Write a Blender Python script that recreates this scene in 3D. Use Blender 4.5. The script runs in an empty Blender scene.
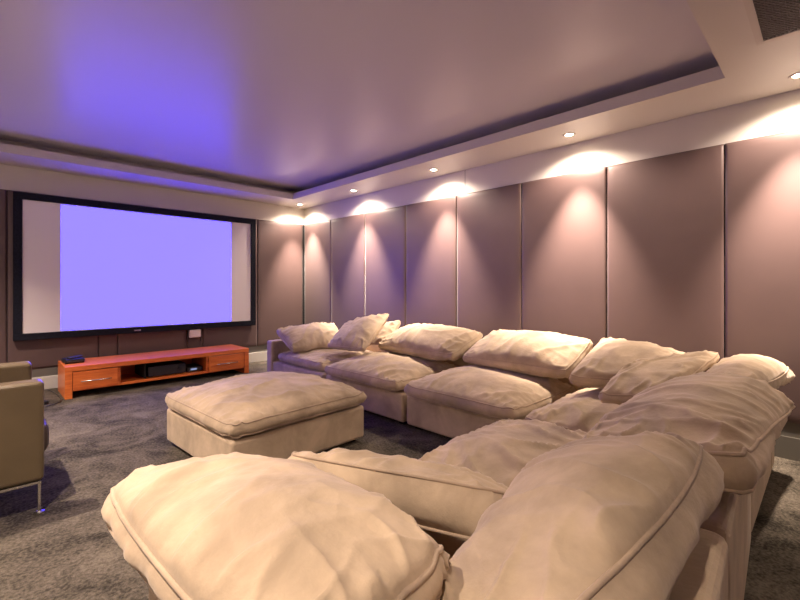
import bpy, bmesh, math, random
from mathutils import Vector, Matrix, noise
random.seed(7)
sc = bpy.context.scene
COL = sc.collection
R = math.radians

# ------------------------------------------------------------------ materials
def new_mat(name):
    m = bpy.data.materials.new(name); m.use_nodes = True
    nt = m.node_tree
    return m, nt, nt.nodes['Principled BSDF']

def plain(name, col, rough=.5, metal=0., spec=.5, noise_amt=0., nscale=8., bump=0., bscale=200., sheen=0.):
    m, nt, b = new_mat(name)
    b.inputs['Base Color'].default_value = (*col, 1)
    b.inputs['Roughness'].default_value = rough
    b.inputs['Metallic'].default_value = metal
    b.inputs['Specular IOR Level'].default_value = spec
    if sheen:
        b.inputs['Sheen Weight'].default_value = sheen
        b.inputs['Sheen Roughness'].default_value = .4
    N, L = nt.nodes, nt.links
    tc = N.new('ShaderNodeTexCoord')
    if noise_amt:
        n = N.new('ShaderNodeTexNoise'); n.inputs['Scale'].default_value = nscale
        n.inputs['Detail'].default_value = 5
        L.new(tc.outputs['Object'], n.inputs['Vector'])
        r = N.new('ShaderNodeValToRGB')
        r.color_ramp.elements[0].position = .3; r.color_ramp.elements[1].position = .7
        r.color_ramp.elements[0].color = (*[c*(1-noise_amt) for c in col], 1)
        r.color_ramp.elements[1].color = (*[min(1, c*(1+noise_amt)) for c in col], 1)
        L.new(n.outputs['Fac'], r.inputs['Fac']); L.new(r.outputs['Color'], b.inputs['Base Color'])
    if bump:
        n2 = N.new('ShaderNodeTexNoise'); n2.inputs['Scale'].default_value = bscale
        n2.inputs['Detail'].default_value = 3
        L.new(tc.outputs['Object'], n2.inputs['Vector'])
        bp = N.new('ShaderNodeBump'); bp.inputs['Strength'].default_value = bump
        bp.inputs['Distance'].default_value = .004
        L.new(n2.outputs['Fac'], bp.inputs['Height']); L.new(bp.outputs['Normal'], b.inputs['Normal'])
    return m

def suede(name, col):
    """brushed suede: cloudy nap marks, fine grain, soft sheen"""
    m, nt, b = new_mat(name)
    N, L = nt.nodes, nt.links
    b.inputs['Roughness'].default_value = .85
    b.inputs['Specular IOR Level'].default_value = .18
    b.inputs['Sheen Weight'].default_value = .25
    b.inputs['Sheen Roughness'].default_value = .45
    b.inputs['Sheen Tint'].default_value = (1, .9, .8, 1)
    tc = N.new('ShaderNodeTexCoord')
    n = N.new('ShaderNodeTexNoise'); n.inputs['Scale'].default_value = 4.2
    n.inputs['Detail'].default_value = 7; n.inputs['Roughness'].default_value = .6
    n.inputs['Distortion'].default_value = .35
    L.new(tc.outputs['Object'], n.inputs['Vector'])
    r = N.new('ShaderNodeValToRGB')
    r.color_ramp.elements[0].position = .33; r.color_ramp.elements[1].position = .68
    r.color_ramp.elements[0].color = (*[c*.70 for c in col], 1)
    r.color_ramp.elements[1].color = (*[c*1.15 for c in col], 1)
    L.new(n.outputs['Fac'], r.inputs['Fac']); L.new(r.outputs['Color'], b.inputs['Base Color'])
    n2 = N.new('ShaderNodeTexNoise'); n2.inputs['Scale'].default_value = 15
    n2.inputs['Detail'].default_value = 6; n2.inputs['Roughness'].default_value = .6
    L.new(tc.outputs['Object'], n2.inputs['Vector'])
    bp = N.new('ShaderNodeBump'); bp.inputs['Strength'].default_value = .5
    bp.inputs['Distance'].default_value = .009
    L.new(n2.outputs['Fac'], bp.inputs['Height']); L.new(bp.outputs['Normal'], b.inputs['Normal'])
    return m

def carpet_mat():
    m, nt, b = new_mat('carpet')
    N, L = nt.nodes, nt.links
    b.inputs['Roughness'].default_value = .95; b.inputs['Specular IOR Level'].default_value = .1
    tc = N.new('ShaderNodeTexCoord')
    n = N.new('ShaderNodeTexNoise'); n.inputs['Scale'].default_value = 3.2; n.inputs['Detail'].default_value = 8
    n.inputs['Roughness'].default_value = .68; n.inputs['Distortion'].default_value = .8
    n2 = N.new('ShaderNodeTexNoise'); n2.inputs['Scale'].default_value = 70; n2.inputs['Detail'].default_value = 4
    for q in (n, n2): L.new(tc.outputs['Object'], q.inputs['Vector'])
    mx = N.new('ShaderNodeMath'); mx.operation = 'MULTIPLY_ADD'; mx.inputs[1].default_value = .6
    ml = N.new('ShaderNodeMath'); ml.operation = 'MULTIPLY'; ml.inputs[1].default_value = .4
    L.new(n2.outputs['Fac'], ml.inputs[0]); L.new(n.outputs['Fac'], mx.inputs[0]); L.new(ml.outputs[0], mx.inputs[2])
    r = N.new('ShaderNodeValToRGB')
    r.color_ramp.elements[0].position = .40; r.color_ramp.elements[1].position = .61
    r.color_ramp.elements[0].color = (.031, .027, .020, 1); r.color_ramp.elements[1].color = (.165, .140, .108, 1)
    L.new(mx.outputs[0], r.inputs['Fac']); L.new(r.outputs['Color'], b.inputs['Base Color'])
    n3 = N.new('ShaderNodeTexNoise'); n3.inputs['Scale'].default_value = 140; n3.inputs['Detail'].default_value = 4
    L.new(tc.outputs['Object'], n3.inputs['Vector'])
    bp = N.new('ShaderNodeBump'); bp.inputs['Strength'].default_value = .9; bp.inputs['Distance'].default_value = .015
    L.new(n3.outputs['Fac'], bp.inputs['Height']); L.new(bp.outputs['Normal'], b.inputs['Normal'])
    return m

def wood_mat():
    m, nt, b = new_mat('cherry_wood')
    N, L = nt.nodes, nt.links
    b.inputs['Roughness'].default_value = .3; b.inputs['Specular IOR Level'].default_value = .5
    tc = N.new('ShaderNodeTexCoord'); mp = N.new('ShaderNodeMapping')
    mp.inputs['Scale'].default_value = (1.2, 14, 14)
    n = N.new('ShaderNodeTexNoise'); n.inputs['Scale'].default_value = 2.5; n.inputs['Detail'].default_value = 7
    n.inputs['Distortion'].default_value = .6
    L.new(tc.outputs['Object'], mp.inputs['Vector']); L.new(mp.outputs['Vector'], n.inputs['Vector'])
    r = N.new('ShaderNodeValToRGB')
    r.color_ramp.elements[0].position = .3; r.color_ramp.elements[1].position = .72
    r.color_ramp.elements[0].color = (.58, .12, .026, 1); r.color_ramp.elements[1].color = (.82, .23, .05, 1)
    L.new(n.outputs['Fac'], r.inputs['Fac']); L.new(r.outputs['Color'], b.inputs['Base Color'])
    return m

def emis(name, col, strength):
    m, nt, b = new_mat(name)
    b.inputs['Base Color'].default_value = (0, 0, 0, 1)
    b.inputs['Emission Color'].default_value = (*col, 1)
    b.inputs['Emission Strength'].default_value = strength
    return m

M = dict(
    suede=suede('sand_suede', (.50, .388, .268)),
    suede_pipe=suede('sand_suede_piping', (.46, .35, .25)),
    carpet=carpet_mat(),
    wood=wood_mat(),
    panel=plain('padded_panel_fabric', (.111, .071, .065), .46, spec=.45, noise_amt=.05, nscale=3, bump=.05, bscale=5, sheen=.15),
    wall=plain('off_white_paint', (.55, .51, .455), .55, noise_amt=.02, nscale=2),
    gray=plain('grey_plinth_paint', (.145, .135, .112), .6),
    skirting=plain('white_skirting', (.62, .60, .52), .45),
    ceil=plain('ceiling_gloss', (.54, .505, .525), .33, spec=.37, bump=.03, bscale=1.2),
    soffit=plain('ceiling_border_paint', (.53, .49, .445), .42),
    velvet=plain('black_velvet', (.008, .009, .016), .8, spec=.2, noise_amt=.5, nscale=60),
    screen=plain('screen_white', (.72, .68, .66), .8, spec=.1),
    black=plain('black_plastic', (.012, .012, .014), .35),
    black2=plain('dark_grey_plastic', (.03, .03, .034), .45),
    chrome=plain('brushed_steel', (.72, .70, .68), .25, metal=1),
    leather=plain('olive_leather', (.108, .080, .046), .28, spec=.5, noise_amt=.12, nscale=5, bump=.25, bscale=90),
    leather2=plain('dark_leather', (.055, .038, .04), .4, spec=.5, noise_amt=.1, bump=.2, bscale=90),
    white_pl=plain('white_plastic', (.75, .72, .70), .4),
    dark=plain('dark_gap', (.01, .009, .009), .9),
    vent=plain('vent_grey', (.12, .10, .095), .5, metal=.3),
    ventf=plain('vent_frame', (.50, .45, .40), .5),
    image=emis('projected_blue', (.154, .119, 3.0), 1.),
    bulb=emis('lamp_glow', (1, .80, .55), 60),
    led=emis('led_glow', (.5, .6, 1), .25),
)

# ------------------------------------------------------------------ helpers
def obj(name, bm, mat, parent=None, smooth=False):
    me = bpy.data.meshes.new(name)
    bmesh.ops.recalc_face_normals(bm, faces=bm.faces[:])
    bm.to_mesh(me); bm.free()
    for mm in (mat if isinstance(mat, (list, tuple)) else [mat]): me.materials.append(mm)
    if smooth:
        for p in me.polygons: p.use_smooth = True
    o = bpy.data.objects.new(name, me); COL.objects.link(o)
    if parent is not None: o.parent = parent
    return o

def tag(o, label=None, cat=None, group=None, kind=None):
    if label: o['label'] = label
    if cat: o['category'] = cat
    if group: o['group'] = group
    if kind: o['kind'] = kind
    return o

def empty(name, loc, rz=0.):
    o = bpy.data.objects.new(name, None); COL.objects.link(o)
    o.location = loc; o.rotation_euler = (0, 0, rz); o.empty_display_size = .1
    return o

def box(bm, x0, x1, y0, y1, z0, z1, bev=0., seg=2):
    vs = [bm.verts.new((x, y, z)) for x in (x0, x1) for y in (y0, y1) for z in (z0, z1)]
    idx = [(0, 1, 3, 2), (4, 6, 7, 5), (0, 4, 5, 1), (2, 3, 7, 6), (0, 2, 6, 4), (1, 5, 7, 3)]
    fs = [bm.faces.new([vs[i] for i in f]) for f in idx]
    if bev:
        es = set(e for f in fs for e in f.edges)
        bmesh.ops.bevel(bm, geom=list(es), offset=bev, segments=seg, profile=.5, affect='EDGES')

def bx(*a, **k):
    bm = bmesh.new(); box(bm, *a, **k); return bm

def tube(bm, pts, r, n=8, closed=False):
    pts = [Vector(p) for p in pts]; m = len(pts); rings = []
    up = Vector((0, 0, 1)); prev = None
    for i, p in enumerate(pts):
        if closed: t = pts[(i+1) % m] - pts[i-1]
        else: t = pts[min(i+1, m-1)] - pts[max(i-1, 0)]
        if t.length < 1e-9: t = Vector((1, 0, 0))
        t.normalize()
        if prev is None:
            a = t.cross(up)
            if a.length < .1: a = t.cross(Vector((1, 0, 0)))
        else:
            a = prev - t*prev.dot(t)
            if a.length < 1e-6: a = t.cross(up)
        a.normalize(); prev = a; b = t.cross(a)
        rings.append([bm.verts.new(p + (a*math.cos(2*math.pi*k/n) + b*math.sin(2*math.pi*k/n))*r) for k in range(n)])
    for i in range(m if closed else m-1):
        A, B = rings[i], rings[(i+1) % m]
        for k in range(n):
            bm.faces.new((A[k], A[(k+1) % n], B[(k+1) % n], B[k]))
    if not closed:
        bm.faces.new(rings[0]); bm.faces.new(rings[-1][::-1])

def disc_stack(bm, prof, cx, cy, n=28):
    """lathe of (r, z) pairs"""
    rings = []
    for r, z in prof:
        if r < 1e-5: rings.append([bm.verts.new((cx, cy, z))])
        else: rings.append([bm.verts.new((cx+r*math.cos(2*math.pi*k/n), cy+r*math.sin(2*math.pi*k/n), z)) for k in range(n)])
    for A, B in zip(rings, rings[1:]):
        for k in range(n):
            a0, a1 = A[k % len(A)], A[(k+1) % len(A)]; b0, b1 = B[k % len(B)], B[(k+1) % len(B)]
            q = [a0]
            for v in (a1, b1, b0):
                if v not in q: q.append(v)
            if len(q) > 2: bm.faces.new(q)

def ridged(p):
    return 1 - min(1, abs(noise.noise(p))*2.6)

# ------------------------------------------------------------------ cushions
def quad3(P, u, v):
    Lu = (u*(u-1)/2, 1-u*u, u*(u+1)/2); Lv = (v*(v-1)/2, 1-v*v, v*(v+1)/2)
    s = Vector((0, 0, 0))
    for i in range(3):
        for j in range(3): s += P[i][j]*(Lu[j]*Lv[i])
    return s

def patch(bl, br, tl, tr, mid=(0, 0, 0), left=(0, 0, 0), right=(0, 0, 0), top=(0, 0, 0), bottom=(0, 0, 0)):
    """3x3 middle surface of a cushion: four corners plus offsets of the middles"""
    bl, br, tl, tr = map(Vector, (bl, br, tl, tr))
    V = Vector
    l = (bl+tl)/2 + V(left); r = (br+tr)/2 + V(right); t = (tl+tr)/2 + V(top); b = (bl+br)/2 + V(bottom)
    c = (bl+br+tl+tr)/4 + V(mid)
    return [[bl, b, br], [l, c, r], [tl, t, tr]]

OBST = []
def add_obstacle(o):
    from mathutils.bvhtree import BVHTree
    bpy.context.view_layer.update()
    mw = o.matrix_world
    vs = [mw @ v.co for v in o.data.vertices]
    OBST.append((BVHTree.FromPolygons(vs, [tuple(p.vertices) for p in o.data.polygons]),
                 [min(v[i] for v in vs)-.01 for i in range(3)], [max(v[i] for v in vs)+.01 for i in range(3)]))

def settle(bm, mw, margin=.011):
    """soft contact: whatever would sink into a neighbour is squeezed out of it"""
    inv = mw.inverted()
    for rnd in range(7):
        moved = set()
        for v in bm.verts:
            p = mw @ v.co
            for tree, lo, hi in OBST:
                if not all(lo[i] < p[i] < hi[i] for i in range(3)): continue
                loc, n, _, d = tree.find_nearest(p)
                if loc is not None and (p-loc).dot(n) < margin*.98 and (d < margin or (p-loc).dot(n) < 0):
                    p = loc + n*margin; moved.add(v)
            if v in moved: v.co = inv @ p
        if rnd == 6 or not moved: break
        near = set(moved)
        for v in moved:
            for e in v.link_edges: near.add(e.other_vert(v))
        for _ in range(2):
            new = {v: v.co.lerp(sum((e.other_vert(v).co for e in v.link_edges), Vector())/len(v.link_edges), .4) for v in near}
            for v, c in new.items(): v.co = c

def cushion(name, P, T, g, parent=None, seed=0, nu=64, nv=48, Tb=None, pucker=.017, crease=.020, lump=.016,
            pw=2.2, pq=.6, bow=.03, cdir=(1., .35), cfreq=5., pfreq=12., pipe=.0045, dents=(), round_c=.06, seam_rows=True):
    """box cushion on a curved middle surface: crowned top and bottom, gathered edge band, piping along the seams"""
    Tb = T if Tb is None else Tb
    so = Vector((seed*7.31, seed*3.17, seed*1.93))
    def prm(s): return s*(1.5-.5*s*s)*.55 + s*.45
    us = [prm(-1+2*i/nu) for i in range(nu+1)]; vs = [prm(-1+2*j/nv) for j in range(nv+1)]
    eu = (P[1][2]-P[1][0]).length; ev = (P[2][1]-P[0][1]).length
    inv = parent.matrix_basis.inverted() if parent is not None else Matrix.Identity(4)
    def base(u, v):
        uu = u*(1 - bow*(1-v*v)*abs(u)) ; vv = v*(1 - bow*(1-u*u)*abs(v))
        k = round_c*(u*u*v*v)**2
        uu *= 1-k; vv *= 1-k
        s = quad3(P, uu, vv); e = 1e-3
        du = quad3(P, uu+e, vv)-s; dv = quad3(P, uu, vv+e)-s
        return s, du.cross(dv).normalized(), du.normalized(), dv.normalized()
    def height(u, v, TT, side):
        f = max(0, 1-abs(u)**pw)**pq * max(0, 1-abs(v)**pw)**pq
        h = g/2 + (TT/2-g/2)*f
        x = u*eu/2; y = v*ev/2
        dx = (1-abs(u))*eu/2; dy = (1-abs(v))*ev/2
        q = Vector((x, y, side*3.0)) + so
        h += lump*noise.noise(q*3.2)*min(1, f*2)
        # long soft creases
        w = noise.noise_vector(q*2.1)*.22
        c, s = cdir
        qq = Vector((x*c - y*s, (x*s + y*c)*.32, side)) + w
        h += crease*(ridged(qq*cfreq+so)**3 - .25)*min(1, f*3)*(.25+.75*max(0, noise.noise(q*2.4+Vector((9, 2, 4)))+.45))
        # puckers running in from the seams
        for dist, along in ((dx, y), (dy, x)):
            fall = math.exp(-dist/.10)*(1-math.exp(-dist/.035))
            if fall > .01:
                rr = ridged(Vector((along*pfreq + .6*noise.noise(q*6), dist*5, side*2+seed)))
                h += pucker*(rr**2-.4)*fall*1.8*(.4+1.2*max(0, noise.noise(Vector((along*2.2, seed, side)))+.4))
        for (du_, dv_, rad, amt, sd) in dents:
            if sd == side:
                d2 = ((u-du_)**2*eu*eu/4 + (v-dv_)**2*ev*ev/4)/(rad*rad)
                if d2 < 6: h += amt*math.exp(-d2)
        return h
    bm = bmesh.new()
    top = []; bot = []
    for j, v in enumerate(vs):
        rt = []; rb = []
        for i, u in enumerate(us):
            s, n, _, _ = base(u, v)
            rt.append(s + n*height(u, v, T, 1)); rb.append(s - n*height(u, v, Tb, -1))
        top.append(rt); bot.append(rb)
    tv = [[bm.verts.new(inv @ p) for p in r] for r in top]
    bv = [[bm.verts.new(inv @ p) for p in r] for r in bot]
    for j in range(nv):
        for i in range(nu):
            bm.faces.new((tv[j][i], tv[j][i+1], tv[j+1][i+1], tv[j+1][i]))
            bm.faces.new((bv[j][i], bv[j+1][i], bv[j+1][i+1], bv[j][i+1]))
    loop = [(0, i) for i in range(nu)] + [(j, nu) for j in range(nv)] + [(nv, i) for i in range(nu, 0, -1)] + [(j, 0) for j in range(nv, 0, -1)]
    # edge band with gathers
    K = 4
    rows = [[tv[j][i] for j, i in loop]]
    ctr = quad3(P, 0, 0)
    for k in range(1, K):
        t = k/K; row = []
        for idx, (j, i) in enumerate(loop):
            a, b = top[j][i], bot[j][i]; u, v = us[i], vs[j]
            s, n, du, dv = base(u, v)
            o = Vector((0, 0, 0))
            if abs(u) > .999: o += du*math.copysign(1, u)
            if abs(v) > .999: o += dv*math.copysign(1, v)
            if o.length > 0: o.normalize()
            along = (u*eu/2 if abs(v) > .999 else v*ev/2)
            gath = noise.noise(Vector((along*pfreq*.9, t*.5, seed+5.5))) + .5*noise.noise(Vector((along*pfreq*2.1, t*.5, seed+8.5)))
            out = g*.26*math.sin(math.pi*t) + pucker*.55*gath*math.sin(math.pi*t)
            row.append(bm.verts.new(inv @ (a.lerp(b, t) + o*out)))
        rows.append(row)
    rows.append([bv[j][i] for j, i in loop])
    m = len(loop)
    for A, B in zip(rows, rows[1:]):
        for q in range(m):
            bm.faces.new((A[q], B[q], B[(q+1) % m], A[(q+1) % m]))
    bm.normal_update()
    settle(bm, parent.matrix_basis if parent is not None else Matrix.Identity(4))
    rim = [[r.co.copy() for r in rows[0]], [r.co.copy() for r in rows[-1]]]
    o = obj(name, bm, M['suede'], parent, smooth=True)
    if parent is None:                       # origin at the cushion's foot
        zs = min(v.co.z for v in o.data.vertices); off = Vector((ctr.x, ctr.y, zs))
        o.data.transform(Matrix.Translation(-off)); o.location = off
    else: off = Vector((0, 0, 0))
    if pipe:
        bm = bmesh.new()
        for pts in rim: tube(bm, [p - off for p in pts], pipe, 6, closed=True)
        obj('piping', bm, M['suede_pipe'], o, smooth=True)
    add_obstacle(o)
    return o

# ------------------------------------------------------------------ the room
XL, XR, YF, YN = -4.45, 0.0, 0.0, -7.60          # left, panel wall, screen wall, rear
ZS, ZLIP, ZC = 2.404, 2.487, 2.585               # border underside, lip, upper ceiling
def struct(name, bm, mat, label=None):
    return tag(obj(name, bm, mat), label, None, None, 'structure')
struct('floor', bx(XL-.2, XR+.2, YN-.2, YF+.2, -.2, 0), M['carpet'], 'mottled grey brown cut pile carpet')
struct('wall_right', bx(XR, XR+.2, YN-.2, YF+.2, 0, 2.8), M['wall'], 'off white wall behind the padded panels')
struct('wall_front', bx(XL-.2, XR, YF, YF+.2, 0, 2.8), M['wall'], 'off white wall behind the screen')
struct('wall_left', bx(XL-.2, XL, YN-.2, YF, 0, 2.8), M['wall'])
struct('wall_rear', bx(XL, XR, YN-.2, YN, 0, 2.8), M['wall'])
struct('ceiling', bx(XL, XR, YN, YF, ZC, ZC+.15), M['ceil'], 'glossy raised ceiling inside the tray')
def ring(bm, x0, x1, y0, y1, X0, X1, Y0, Y1, z0, z1):
    box(bm, x0, X0, y0, y1, z0, z1); box(bm, X1, x1, y0, y1, z0, z1)
    box(bm, X0, X1, y0, Y0, z0, z1); box(bm, X0, X1, Y1, y1, z0, z1)
TX0, TX1, TY0, TY1 = -3.92, -.53, -5.61, -.557
bm = bmesh.new()
ring(bm, XL+.008, XR-.008, YN+.008, YF-.008, TX0, TX1, TY0, TY1, ZS, ZLIP)
struct('trim_1', bm, M['soffit'], 'lowered ceiling border with recessed downlights')
bm = bmesh.new()
ring(bm, XL, XR, YN, YF, TX0-.24, TX1+.24, TY0-.24, TY1+.24, ZLIP, ZC)
struct('trim_2', bm, M['soffit'], 'set back upper step of the ceiling tray')
# skirtings and dark plinth strip under the panels
bm = bmesh.new(); box(bm, XL, XR, YF-.006, YF, .145, .25); struct('trim_3', bm, M['gray'], 'grey strip between skirting and panels')
bm = bmesh.new(); box(bm, XR-.006, XR, YN, YF-.006, .145, .25); struct('trim_4', bm, M['gray'], 'grey strip below the padded panels')
struct('baseboard_front', bx(XL, XR-.016, YF-.016, YF, 0, .145, bev=.004), M['skirting'])
struct('baseboard_right', bx(XR-.014, XR, YN, YF-.0, 0, .145), M['gray'])
struct('trim_5', bx(XR-.0015, XR+.001, -3.258, -3.254, 2.142, ZS), M['dark'], 'thin vertical joint in the off white band')

# ------------------------------------------------------------------ padded wall panels
def pad_panel(name, wx, y0, y1, z0, z1, face, label, group, t=.016):
    """upholstered panel; face 'x' hangs on the right wall, 'y' on the screen wall"""
    w = y1-y0; nx, nz = 12, 20
    r = empty(name, (wx, (y0+y1)/2, z0) if face == 'x' else ((y0+y1)/2, wx, z0))
    bm = bmesh.new()
    def pt(i, k):
        a = i/nx; c = k/nz
        ea = min(a, 1-a)*w; ec = min(c, 1-c)*(z1-z0)
        e = min(ea, ec)
        d = t*(1-.3*math.exp(-e/.004)) + .0025*noise.noise(Vector((y0*3+a*w*2.2, c*3.5, wx+5)))
        s = (a-.5)*w; z = c*(z1-z0)
        return Vector((-d, s, z)) if face == 'x' else Vector((s, -d, z))
    def clus(i, n):
        x = i/n; return (math.sin((x-.5)*math.pi)*.5+.5)*.9+x*.1
    G = [[bm.verts.new(pt(clus(i, nx)*nx, clus(k, nz)*nz)) for i in range(nx+1)] for k in range(nz+1)]
    for k in range(nz):
        for i in range(nx): bm.faces.new((G[k][i], G[k][i+1], G[k+1][i+1], G[k+1][i]))
    loop = G[0][:-1] + [G[k][nx] for k in range(nz)] + G[nz][:0:-1] + [G[k][0] for k in range(nz, 0, -1)]
    L2 = []
    for v in loop:
        c = v.co.copy()
        if face == 'x': c.x = -.001
        else: c.y = -.001
        L2.append(bm.verts.new(c))
    m = len(loop)
    for q in range(m): bm.faces.new((loop[q], loop[(q+1) % m], L2[(q+1) % m], L2[q]))
    bm.faces.new(L2)
    o = obj('upholstery', bm, M['panel'], r, smooth=True)
    tag(r, label, 'wall panel', group)
    return r
struct('trim_6', bx(XR-.0015, XR, YN, -.0, .24, 2.141), M['dark'], 'dark backing in the joints between panels')
struct('trim_7', bx(XL, XR-.002, YF-.0015, YF, .24, 2.141), M['dark'], 'dark backing in the joints beside the screen')
joints = [-.035, -.775, -1.565, -2.355, -3.15, -3.942, -4.738, -5.534, -6.33, -7.12]
nth = ['narrow lit padded panel on the long wall, nearest the corner', 'padded panel on the long wall behind the scatter pillows',
       'third padded panel from the corner on the long wall', 'fourth padded panel from the corner on the long wall, rising behind the back cushion nearest the pillows',
       'fifth padded panel from the corner on the long wall', 'sixth padded panel from the corner on the long wall, brightly washed by a downlight',
       'seventh padded panel from the corner, dark and behind the sofa corner', 'last padded panel at the right edge, lit at its right side',
       'padded panel on the long wall beyond the right edge']
for k in range(9):
    pad_panel('wall_panel', 0, joints[k+1]+.004, joints[k]-.004, .24, 2.142, 'x', nth[k], 'padded panels on the long wall')
fj = [(-4.45, -3.58, 'padded panel left of the screen, at the left edge'), (-3.57, -2.79, 'padded panel behind the left end of the screen'),
      (-2.78, -2.60, 'narrow padded panel behind the screen, left one of two'), (-2.59, -1.81, 'padded panel behind the middle of the screen'),
      (-1.80, -1.61, 'narrow padded panel behind the screen with the pale box'), (-1.60, -.82, 'padded panel behind the right end of the screen'),
      (-.81, -.035, 'padded panel between the screen and the room corner')]
for a, b, l in fj:
    pad_panel('wall_panel', 0, a-.0015, b+.0015, .24, 2.142, 'y', l, 'padded panels on the screen wall')

# ------------------------------------------------------------------ downlights
def downlight(x, y, label, power, spread=100, blend=.85, tilt=(0, 0), core=0, cs=60):
    r = empty('downlight', (x, y, ZS))
    bm = bmesh.new(); disc_stack(bm, [(.030, -.001), (.045, -.006), (.052, -.004), (.053, 0), (.030, 0), (.030, -.001)], 0, 0)
    obj('trim_ring', bm, M['ventf'], r, smooth=True)
    bm = bmesh.new(); disc_stack(bm, [(0, -.004), (.022, -.0035), (.029, -.001), (.029, 0), (0, 0)], 0, 0)
    obj('lamp', bm, M['bulb'], r, smooth=True)
    for nm, pw, sp, bl in (('wide_beam', power, spread, blend),) + ((('hot_beam', core, cs, .85),) if core else ()):
        ld = bpy.data.lights.new(nm, 'SPOT'); ld.energy = pw; ld.color = (1, .80, .66)
        ld.spot_size = R(sp); ld.spot_blend = bl; ld.shadow_soft_size = .028
        lo = bpy.data.objects.new(nm, ld); COL.objects.link(lo); lo.parent = r
        lo.location = (0, 0, -.035); lo.rotation_euler = (R(tilt[0]), R(tilt[1]), 0)
    tag(r, label, 'downlight', 'recessed ceiling downlights')
for y, l, k in ((-.282, 'small recessed downlight in the far right corner of the ceiling border', 1.15),
             (-1.62, 'second downlight from the far corner above the panel wall', 1),
             (-3.02, 'third downlight from the far corner above the panel wall', 1),
             (-4.52, 'fourth downlight from the far corner, brightest wash below it', 1.15),
             (-5.93, 'downlight at the right edge near the air vent', 1),
             (-7.2, 'downlight above the panel wall beyond the right edge', .8)):
    downlight(-.25, y, l, 27*k, 150, .55, tilt=(0, -3), core=270*k)
for y, l in ((-1.3, 'downlight over the left wall near the screen'), (-2.9, 'downlight over the left wall above the armchair'),
             (-4.5, 'downlight over the left wall beside the sofa end'), (-6.0, 'downlight over the left wall near the camera')):
    downlight(-4.12, y, l, 66 if y > -5 else 27, 108, .6, core=92 if y > -5 else 24, cs=90)

# ------------------------------------------------------------------ air vent in the ceiling border
r = empty('air_vent', (-1.20, -6.12, ZS))
bm = bmesh.new(); ring(bm, -.33, .33, -.33, .33, -.30, .30, -.30, .30, -.014, 0); obj('frame', bm, M['ventf'], r)
obj('backing', bx(-.30, .30, -.30, .30, -.003, -.0005), M['dark'], r)
bm = bmesh.new()
for ang, half, z0, z1, n in ((R(-31), .0022, -.011, -.004, 62), (R(59), .0014, -.0105, -.0045, 40)):
    c, sn = math.cos(ang), math.sin(ang)
    for k in range(n):
        q = -.42 + .84*(k+.5)/n; ts = []
        for lim in (-.30, .30):                     # clip the bar to the square opening
            if abs(c) > 1e-6:
                t = (lim + q*sn)/c
                if abs(q*c + t*sn) <= .30: ts.append(t)
            if abs(sn) > 1e-6:
                t = (lim - q*c)/sn
                if abs(-q*sn + t*c) <= .30: ts.append(t)
        if len(ts) < 2: continue
        t0, t1 = min(ts), max(ts)
        if t1-t0 < .02: continue
        vv = []
        for t in (t0, t1):
            for d in (-half, half):
                for z in (z0, z1): vv.append(bm.verts.new((-(q+d)*sn + t*c, (q+d)*c + t*sn, z)))
        for f in [(0, 1, 3, 2), (4, 6, 7, 5), (0, 4, 5, 1), (2, 3, 7, 6), (0, 2, 6, 4), (1, 5, 7, 3)]:
            bm.faces.new([vv[i] for i in f])
obj('grille', bm, M['vent'], r)
tag(r, 'square dark grille air vent in the ceiling at top right', 'air vent')

# ------------------------------------------------------------------ projection screen
r = empty('projection_screen', (-2.204, -.03, .56))
X0, X1, Z1 = -1.328, 1.328, 1.562; fw = .072; yf = -.052
bm = bmesh.new()
for (a, b, c, d) in ((X0, X1, 0, fw), (X0, X1, Z1-fw, Z1), (X0, X0+fw, fw, Z1-fw), (X1-fw, X1, fw, Z1-fw)):
    box(bm, a, b, yf-.012, .0, c, d, bev=.004)
obj('frame', bm, M['velvet'], r)
obj('screen_surface', bx(X0+fw-.01, X1-fw+.01, yf+.006, -.005, fw-.01, Z1-fw+.01), M['screen'], r)
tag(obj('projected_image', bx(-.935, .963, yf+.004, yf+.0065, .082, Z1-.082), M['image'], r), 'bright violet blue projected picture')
obj('maker_badge', bx(-.235, -.165, yf-.016, yf-.011, .026, .043, bev=.002), M['chrome'], r)
tag(r, 'wide wall mounted projection screen in a black velvet frame', 'projection screen')
r = empty('wall_sensor', (-1.722, -.03, .445))
obj('housing', bx(-.075, .075, -.05, 0, 0, .112, bev=.018, seg=3), M['white_pl'], r, smooth=False)
obj('bracket', bx(-.085, -.078, -.02, 0, -.06, .112), M['black2'], r); obj('bracket', bx(.078, .085, -.02, 0, -.06, .112), M['black2'], r)
tag(r, 'small pale box on the wall just under the screen', 'wall box')

# ------------------------------------------------------------------ tv console
cw, cd, ch = 1.905, .545, .323
r = empty('tv_console', (-2.222, -.435, 0)); w2, d2 = cw/2, cd/2
W = M['wood']
obj('top', bx(-w2, w2, -d2, d2, ch-.05, ch, bev=.003), W, r)
obj('side_panel', bx(-w2, -w2+.06, -d2, d2, 0, ch-.05, bev=.002), W, r)
obj('side_panel', bx(w2-.06, w2, -d2, d2, 0, ch-.05, bev=.002), W, r)
obj('back_panel', bx(-w2+.06, w2-.06, d2-.02, d2, .07, ch-.05), W, r)
obj('shelf', bx(-w2+.06, w2-.06, -d2+.02, d2-.02, .068, .09), W, r)
obj('divider', bx(-.50, -.475, -d2+.02, d2-.02, .09, ch-.05), W, r)
obj('divider', bx(.42, .445, -d2+.02, d2-.02, .09, ch-.05), W, r)
obj('partition', bx(-.23, -.215, -d2+.10, d2-.02, .09, ch-.05), M['dark'], r)
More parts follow.
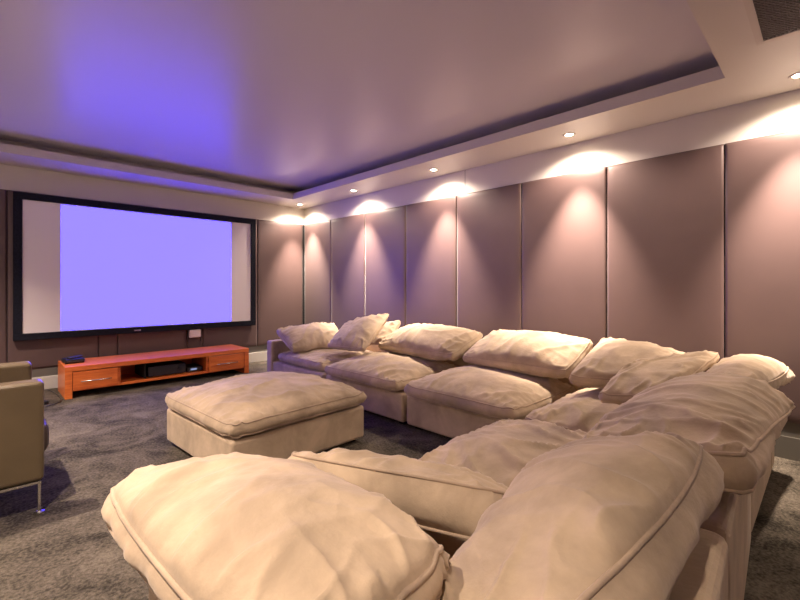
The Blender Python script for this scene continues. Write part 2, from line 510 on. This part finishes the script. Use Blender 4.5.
for a, b in ((-w2+.064, -.502), (.447, w2-.064)):
    d = obj('drawer', bx(a, b, -d2+.004, -d2+.30, .075, ch-.056, bev=.003), W, r)
    c = (a+b)/2; bm = bmesh.new()
    tube(bm, [(c-.13, -d2-.022, .165), (c+.13, -d2-.022, .165)], .006, 10)
    for s in (-.10, .10): tube(bm, [(c+s, -d2+.006, .165), (c+s, -d2-.022, .165)], .004, 8)
    tag(obj('handle', bm, M['chrome'], d, smooth=True), 'brushed steel bar handle')
tag(r, 'low orange red cherry wood tv console with two drawers', 'tv console')
# equipment inside the shelf
r = empty('av_receiver', (-2.215, -.46, .0905))
obj('case', bx(-.20, .20, -.15, .17, .008, .12, bev=.004), M['black2'], r)
bm = bmesh.new(); tube(bm, [(.13, -.152, .065), (.13, -.165, .065)], .022, 16); obj('knob', bm, M['black'], r)
for a in (-.16, .16): obj('foot', bx(a-.02, a+.02, -.12, -.08, 0, .009), M['black'], r)
tag(r, 'black receiver in the left half of the open console shelf', 'receiver')
r = empty('disc_player', (-1.905, -.46, .0905))
obj('case', bx(-.088, .088, -.14, .14, .006, .055, bev=.003), M['black2'], r)
obj('display', bx(-.05, .02, -.1415, -.139, .022, .042), M['led'], r)
for a in (-.07, .07): obj('foot', bx(a-.012, a+.012, -.11, -.08, 0, .007), M['black'], r)
tag(r, 'small dark player beside the receiver in the console shelf', 'media player')
# box and handset on the console top
r = empty('set_top_box', (-3.075, -.42, ch), R(6))
obj('case', bx(-.085, .085, -.09, .09, .004, .05, bev=.014, seg=3), M['black'], r)
obj('front_band', bx(-.07, .07, -.0925, -.088, .018, .032), M['black2'], r)
for a in (-.07, .07): obj('foot', bx(a-.012, a+.012, -.07, -.045, 0, .006), M['black'], r)
tag(r, 'small rounded black box on the left end of the console', 'media box')
r = empty('remote_control', (-3.06, -.44, ch+.0502), R(35))
obj('body', bx(-.075, .075, -.024, .024, 0, .02, bev=.007, seg=3), M['black2'], r)
bm = bmesh.new()
for i in range(6):
    for k in range(2): box(bm, -.058+i*.02, -.048+i*.02, -.012+k*.014, -.003+k*.014, .0195, .0215)
obj('button_pad', bm, M['black'], r)
tag(r, 'dark remote lying on top of the black box', 'remote control')

# ------------------------------------------------------------------ sectional sofa modules
BH = .265
def module(name, loc, rz, w, d, label, back=True, arms=(), back_h=.52, arm_h=.50, bt=.20, at=.13, side_back=None):
    r = empty(name, (loc[0], loc[1], 0), rz)
    tag(r, label, 'sofa section', 'sections of the sand coloured sofa')
    obj('base', bx(.014, w-.014, .018, d-.016, .034, BH, bev=.022, seg=3), M['suede'], r, smooth=False)
    if back: obj('back_frame', bx(.004, w-.004, d-bt, d, .03, back_h, bev=.028, seg=4), M['suede'], r)
    for side in arms:
        a, b, h = (0.004, at, arm_h)
        if side == 'right': a, b = w-at, w-.004
        obj('arm', bx(a, b, .0, d-bt*.5, .03, h, bev=.024, seg=4), M['suede'], r)
    if side_back:
        a, b = (w-bt, w-.004) if side_back == 'right' else (.004, bt)
        obj('side_frame', bx(a, b, .008, d-bt-.002, .03, back_h, bev=.028, seg=4), M['suede'], r)
    for a in (.06, w-.12):
        for b in (.08, d-.14): obj('foot', bx(a, a+.06, b, b+.06, 0, .034), M['dark'], r)
    for c in r.children:
        if c.name.split('.')[0] != 'foot': add_obstacle(c)
    return r
FX = -1.385
m1 = module('sofa_section', (FX, -1.41), R(-90), 1.15, 1.10, 'far end sofa section with an arm, nearest the screen', arms=('left',))
m2 = module('sofa_section', (FX, -2.565), R(-90), 1.11, 1.10, 'armless sofa section behind the footstool, next to the far end section')
m3 = module('sofa_section', (FX, -3.68), R(-90), 1.07, 1.10, 'armless sofa section along the long wall beside the sofa corner')
m4 = module('sofa_section', (FX, -4.755), R(-90), 1.07, 1.10, 'corner section where the two runs of the sofa meet', side_back='right')
A2 = R(183.5)
ox, oy = FX-.085, -4.735
m5 = module('sofa_section', (ox, oy), A2, 1.04, 1.09, 'sofa section right of the near end, facing the screen')
m6 = module('sofa_section', (ox+1.05*math.cos(A2), oy+1.05*math.sin(A2)), A2, .965, 1.09, 'near end sofa section, closest to the camera', side_back='right')

def seat(parent, P, seed, T=.23, g=.075, **k):
    o = dict(Tb=.11, nu=72, nv=64, pucker=.02, crease=.024, bow=.02); o.update(k)
    return cushion('seat_cushion', P, T, g, parent, seed, **o)
Zs = .327
def flat(x0, x1, y0, y1, z=Zs):       # far run: u towards -Y, v towards +X
    return patch((x0, y0, z), (x0, y1, z), (x1, y0, z), (x1, y1, z))
seat(m1, flat(-1.36, -.52, -1.60, -2.52, .325), 1, T=.20)
seat(m2, flat(-1.42, -.52, -2.61, -3.64), 2, T=.285)
seat(m3, flat(-1.44, -.52, -3.72, -4.71), 3, T=.30)
seat(m4, flat(-1.53, -.52, -4.79, -5.58), 4, T=.27)
# near run: u towards -X, v towards -Y
seat(m5, patch((-1.60, -4.74, Zs), (-2.45, -4.78, Zs+.01), (-1.60, -5.58, Zs), (-2.45, -5.64, Zs)), 5, T=.245, crease=.034)
seat(m6, patch((-2.58, -4.92, .335), (-3.05, -4.75, .495), (-2.54, -5.52, .34), (-2.77, -5.42, .50), mid=(0, 0, .03)), 6, T=.19, g=.13, Tb=.13, pipe=.0055)

# ------------------------------------------------------------------ loose back cushions and pillows
def back(P, seed, label, T=.27, g=.09, name='back_cushion', group='loose back cushions of the sofa', cat='cushion', **k):
    return tag(cushion(name, P, T, g, None, seed, **k), label, cat, group)
SC = dict(name='scatter_cushion', group='loose scatter cushions of the sofa')
back(patch((-.88, -2.80, .515), (-.88, -3.80, .515), (-.46, -2.82, .68), (-.46, -3.82, .68), top=(0, 0, .01)), 11,
     'pale back cushion right of the scatter pillows, above the footstool', g=.065)
back(patch((-.88, -3.87, .515), (-.88, -4.80, .515), (-.46, -3.89, .69), (-.46, -4.81, .70), top=(0, 0, .01)), 12,
     'pale back cushion in the middle of the far run, left of the sofa corner', g=.065)
back(patch((-1.10, -4.88, .53), (-.95, -5.50, .54), (-.45, -4.865, .725), (-.50, -5.46, .655)), 13,
     'pale upright back cushion in the sofa corner against the long wall', T=.23, g=.06)
back(patch((-.34, -5.60, .55), (-1.34, -5.62, .55), (-.30, -5.90, .60), (-1.40, -5.80, .63), mid=(0, 0, .055)), 15,
     'golden lit back cushion behind the big grey brown one at right', T=.22, Tb=.14)
back(patch((-1.42, -5.19, .53), (-1.40, -5.50, .56), (-1.0, -5.21, .645), (-.70, -5.62, .725)), 14,
     'crumpled cushion slumped in front of the corner cushion', T=.18, g=.05, Tb=.1, **SC)
back(patch((-1.44, -5.44, .54), (-2.36, -5.46, .55), (-1.40, -5.925, .60), (-2.36, -5.92, .64), mid=(0, -.02, .05), left=(0, -.05, .12)), 16,
     'large shaded grey brown back cushion at right, draped over the sofa back', T=.23, Tb=.14, nu=100, nv=80, pipe=.006)
back(patch((-2.44, -5.51, .545), (-3.24, -5.56, .52), (-2.44, -5.858, .665), (-3.26, -5.85, .625), mid=(0, 0, .03), right=(0, 0, -.05)), 17,
     'large back cushion at lower right, draped over the near sofa back', T=.25, Tb=.15, g=.12, nu=140, nv=90, pipe=.006, pucker=.018)
back(patch((-3.17, -5.60, .635), (-3.09, -4.80, .475), (-3.515, -5.66, .63), (-3.55, -4.77, .59), mid=(0, 0, .018), bottom=(0, 0, -.03), top=(-.02, 0, 0)), 18,
     'huge foreground cushion over the near arm at bottom left', T=.245, Tb=.08, g=.058, pq=.42, pw=2.5, nu=120, nv=100, pipe=.006, pucker=.018)
# far end pillows
back(patch((-1.34, -1.92, .42), (-.80, -2.20, .43), (-1.34, -1.54, .62), (-.55, -1.60, .65)), 19,
     'pillow leaning on the far arm at the screen end', T=.24, g=.05, **SC)
back(patch((-.72, -2.42, .50), (-.66, -2.74, .50), (-.52, -2.38, .69), (-.44, -2.70, .75)), 21,
     'pillow mostly hidden behind the upright square pillow', T=.13, g=.03, **SC)
back(patch((-1.18, -2.34, .50), (-1.15, -2.92, .51), (-.80, -2.21, .71), (-.64, -2.74, .84)), 20,
     'square pillow propped upright at a tilt in front of another pillow', T=.20, g=.03, **SC)

# ------------------------------------------------------------------ footstool
fr = empty('footstool', (-2.300, -3.20, 0), R(-87)); s = .502
tag(fr, 'square sand suede footstool with a plump cushion top in mid floor', 'footstool')
obj('base', bx(-s, s, -s, s, .028, .262, bev=.022, seg=3), M['suede'], fr)
for a in (-1, 1):
    for b in (-1, 1): obj('foot', bx(a*.42-.03, a*.42+.03, b*.42-.03, b*.42+.03, 0, .034), M['dark'], fr)
bpy.context.view_layer.update()
mw = fr.matrix_basis
cs = [mw @ Vector(p) for p in ((-s-.025, -s-.025, .32), (s+.025, -s-.025, .32), (-s-.025, s+.025, .32), (s+.025, s+.025, .32))]
cushion('seat_cushion', patch(*cs), .29, .07, fr, 31, Tb=.10, nu=90, nv=90, pucker=.020, crease=.022)

# ------------------------------------------------------------------ leather armchair (faces +X)
r = empty('armchair', (-3.94, -2.87, 0))
tag(r, 'olive leather armchair with steel legs at the left edge', 'armchair')
hx = .38
for s_, y in ((-1, -.435), (1, .42)):
    y0, y1 = (y, y+.12) if s_ < 0 else (y-.12, y)
    obj('arm', bx(-hx, hx+.018, y0, y1, .160, .655, bev=.022, seg=4), M['leather'], r)
obj('back', bx(-hx-.02, -hx+.15, -.30, .30, .175, .70, bev=.03, seg=4), M['leather'], r)
obj('seat_base', bx(-hx+.13, hx-.02, -.298, .298, .16, .24, bev=.01), M['leather2'], r)
obj('seat_cushion', bx(-hx+.14, hx+.052, -.296, .296, .235, .415, bev=.055, seg=5), M['leather2'], r)
for s_ in (-1, 1):
    y = -.42 if s_ < 0 else .405
    fx_, rx_ = hx-.006, -hx+.03
    bm = bmesh.new(); box(bm, rx_, fx_+.012, y-.010, y+.010, .148, .160); obj('frame_bar', bm, M['chrome'], r)
    for x in (rx_+.006, fx_+.004):
        l = obj('leg', bx(x-.005, x+.006, y-.009, y+.009, .008, .150), M['chrome'], r)
        bm = bmesh.new(); disc_stack(bm, [(0, 0), (.022, 0), (.022, .006), (.012, .010), (0, .010)], x, y, 16); obj('glide', bm, M['chrome'], l)

# ------------------------------------------------------------------ cable and plug by the console
r = empty('power_adapter', (-3.36, -.78, 0), R(20))
obj('body', bx(-.05, .05, -.028, .028, 0, .034, bev=.008, seg=3), M['black'], r)
tag(r, 'small black power adapter on the carpet by the console', 'power adapter')
bm = bmesh.new()
def bez(pts, n=10):
    out = []; P = [Vector(p) for p in pts]; P = [P[0]*2-P[1]] + P + [P[-1]*2-P[-2]]
    for i in range(1, len(P)-2):
        for k in range(n):
            t = k/n; a, b, c, d = P[i-1:i+3]
            out.append(.5*((2*b)+(c-a)*t+(2*a-5*b+4*c-d)*t*t+(3*b-a-3*c+d)*t**3))
    return out + [P[-2]]
tube(bm, bez([(-3.9, -1.05, .005), (-3.6, -1.02, .005), (-3.4, -.94, .005), (-3.22, -.78, .005), (-3.20, -.5, .005), (-3.215, -.3, .005), (-3.25, -.06, .005)]), .005, 6)
tag(obj('cable', bm, M['black'], None, smooth=True), 'black cable trailing over the carpet to the console', 'cable')
bm = bmesh.new()
tube(bm, bez([(-3.41, -.795, .014), (-3.45, -.7, .006), (-3.42, -.45, .006), (-3.40, -.2, .006), (-3.38, -.05, .006)]), .004, 6)
tag(obj('cable', bm, M['black'], None, smooth=True), 'thin black cord running from the power adapter to the wall', 'cable')

# ------------------------------------------------------------------ camera, world, view
cd_ = bpy.data.cameras.new('camera'); cam = bpy.data.objects.new('camera', cd_); COL.objects.link(cam)
cam.location = (-3.767, -6.062, 1.125)
cam.rotation_euler = (R(90), 0, R(-44.6))
cd_.sensor_width = 36; cd_.lens = 424.5/800*36; cd_.shift_y = -13/800; cd_.clip_start = .02
sc.camera = cam
w = bpy.data.worlds.new('world'); sc.world = w; w.use_nodes = True
w.node_tree.nodes['Background'].inputs[0].default_value = (.5, .45, .45, 1)
w.node_tree.nodes['Background'].inputs[1].default_value = .05
vs = sc.view_settings
vs.view_transform = 'Standard'; vs.look = 'None'; vs.gamma = 1; vs.use_curve_mapping = False
vs.exposure = 1.20
cy = sc.cycles
cy.use_denoising = True; cy.max_bounces = 8; cy.diffuse_bounces = 5; cy.glossy_bounces = 4
cy.sample_clamp_indirect = 6; cy.caustics_reflective = False; cy.caustics_refractive = False
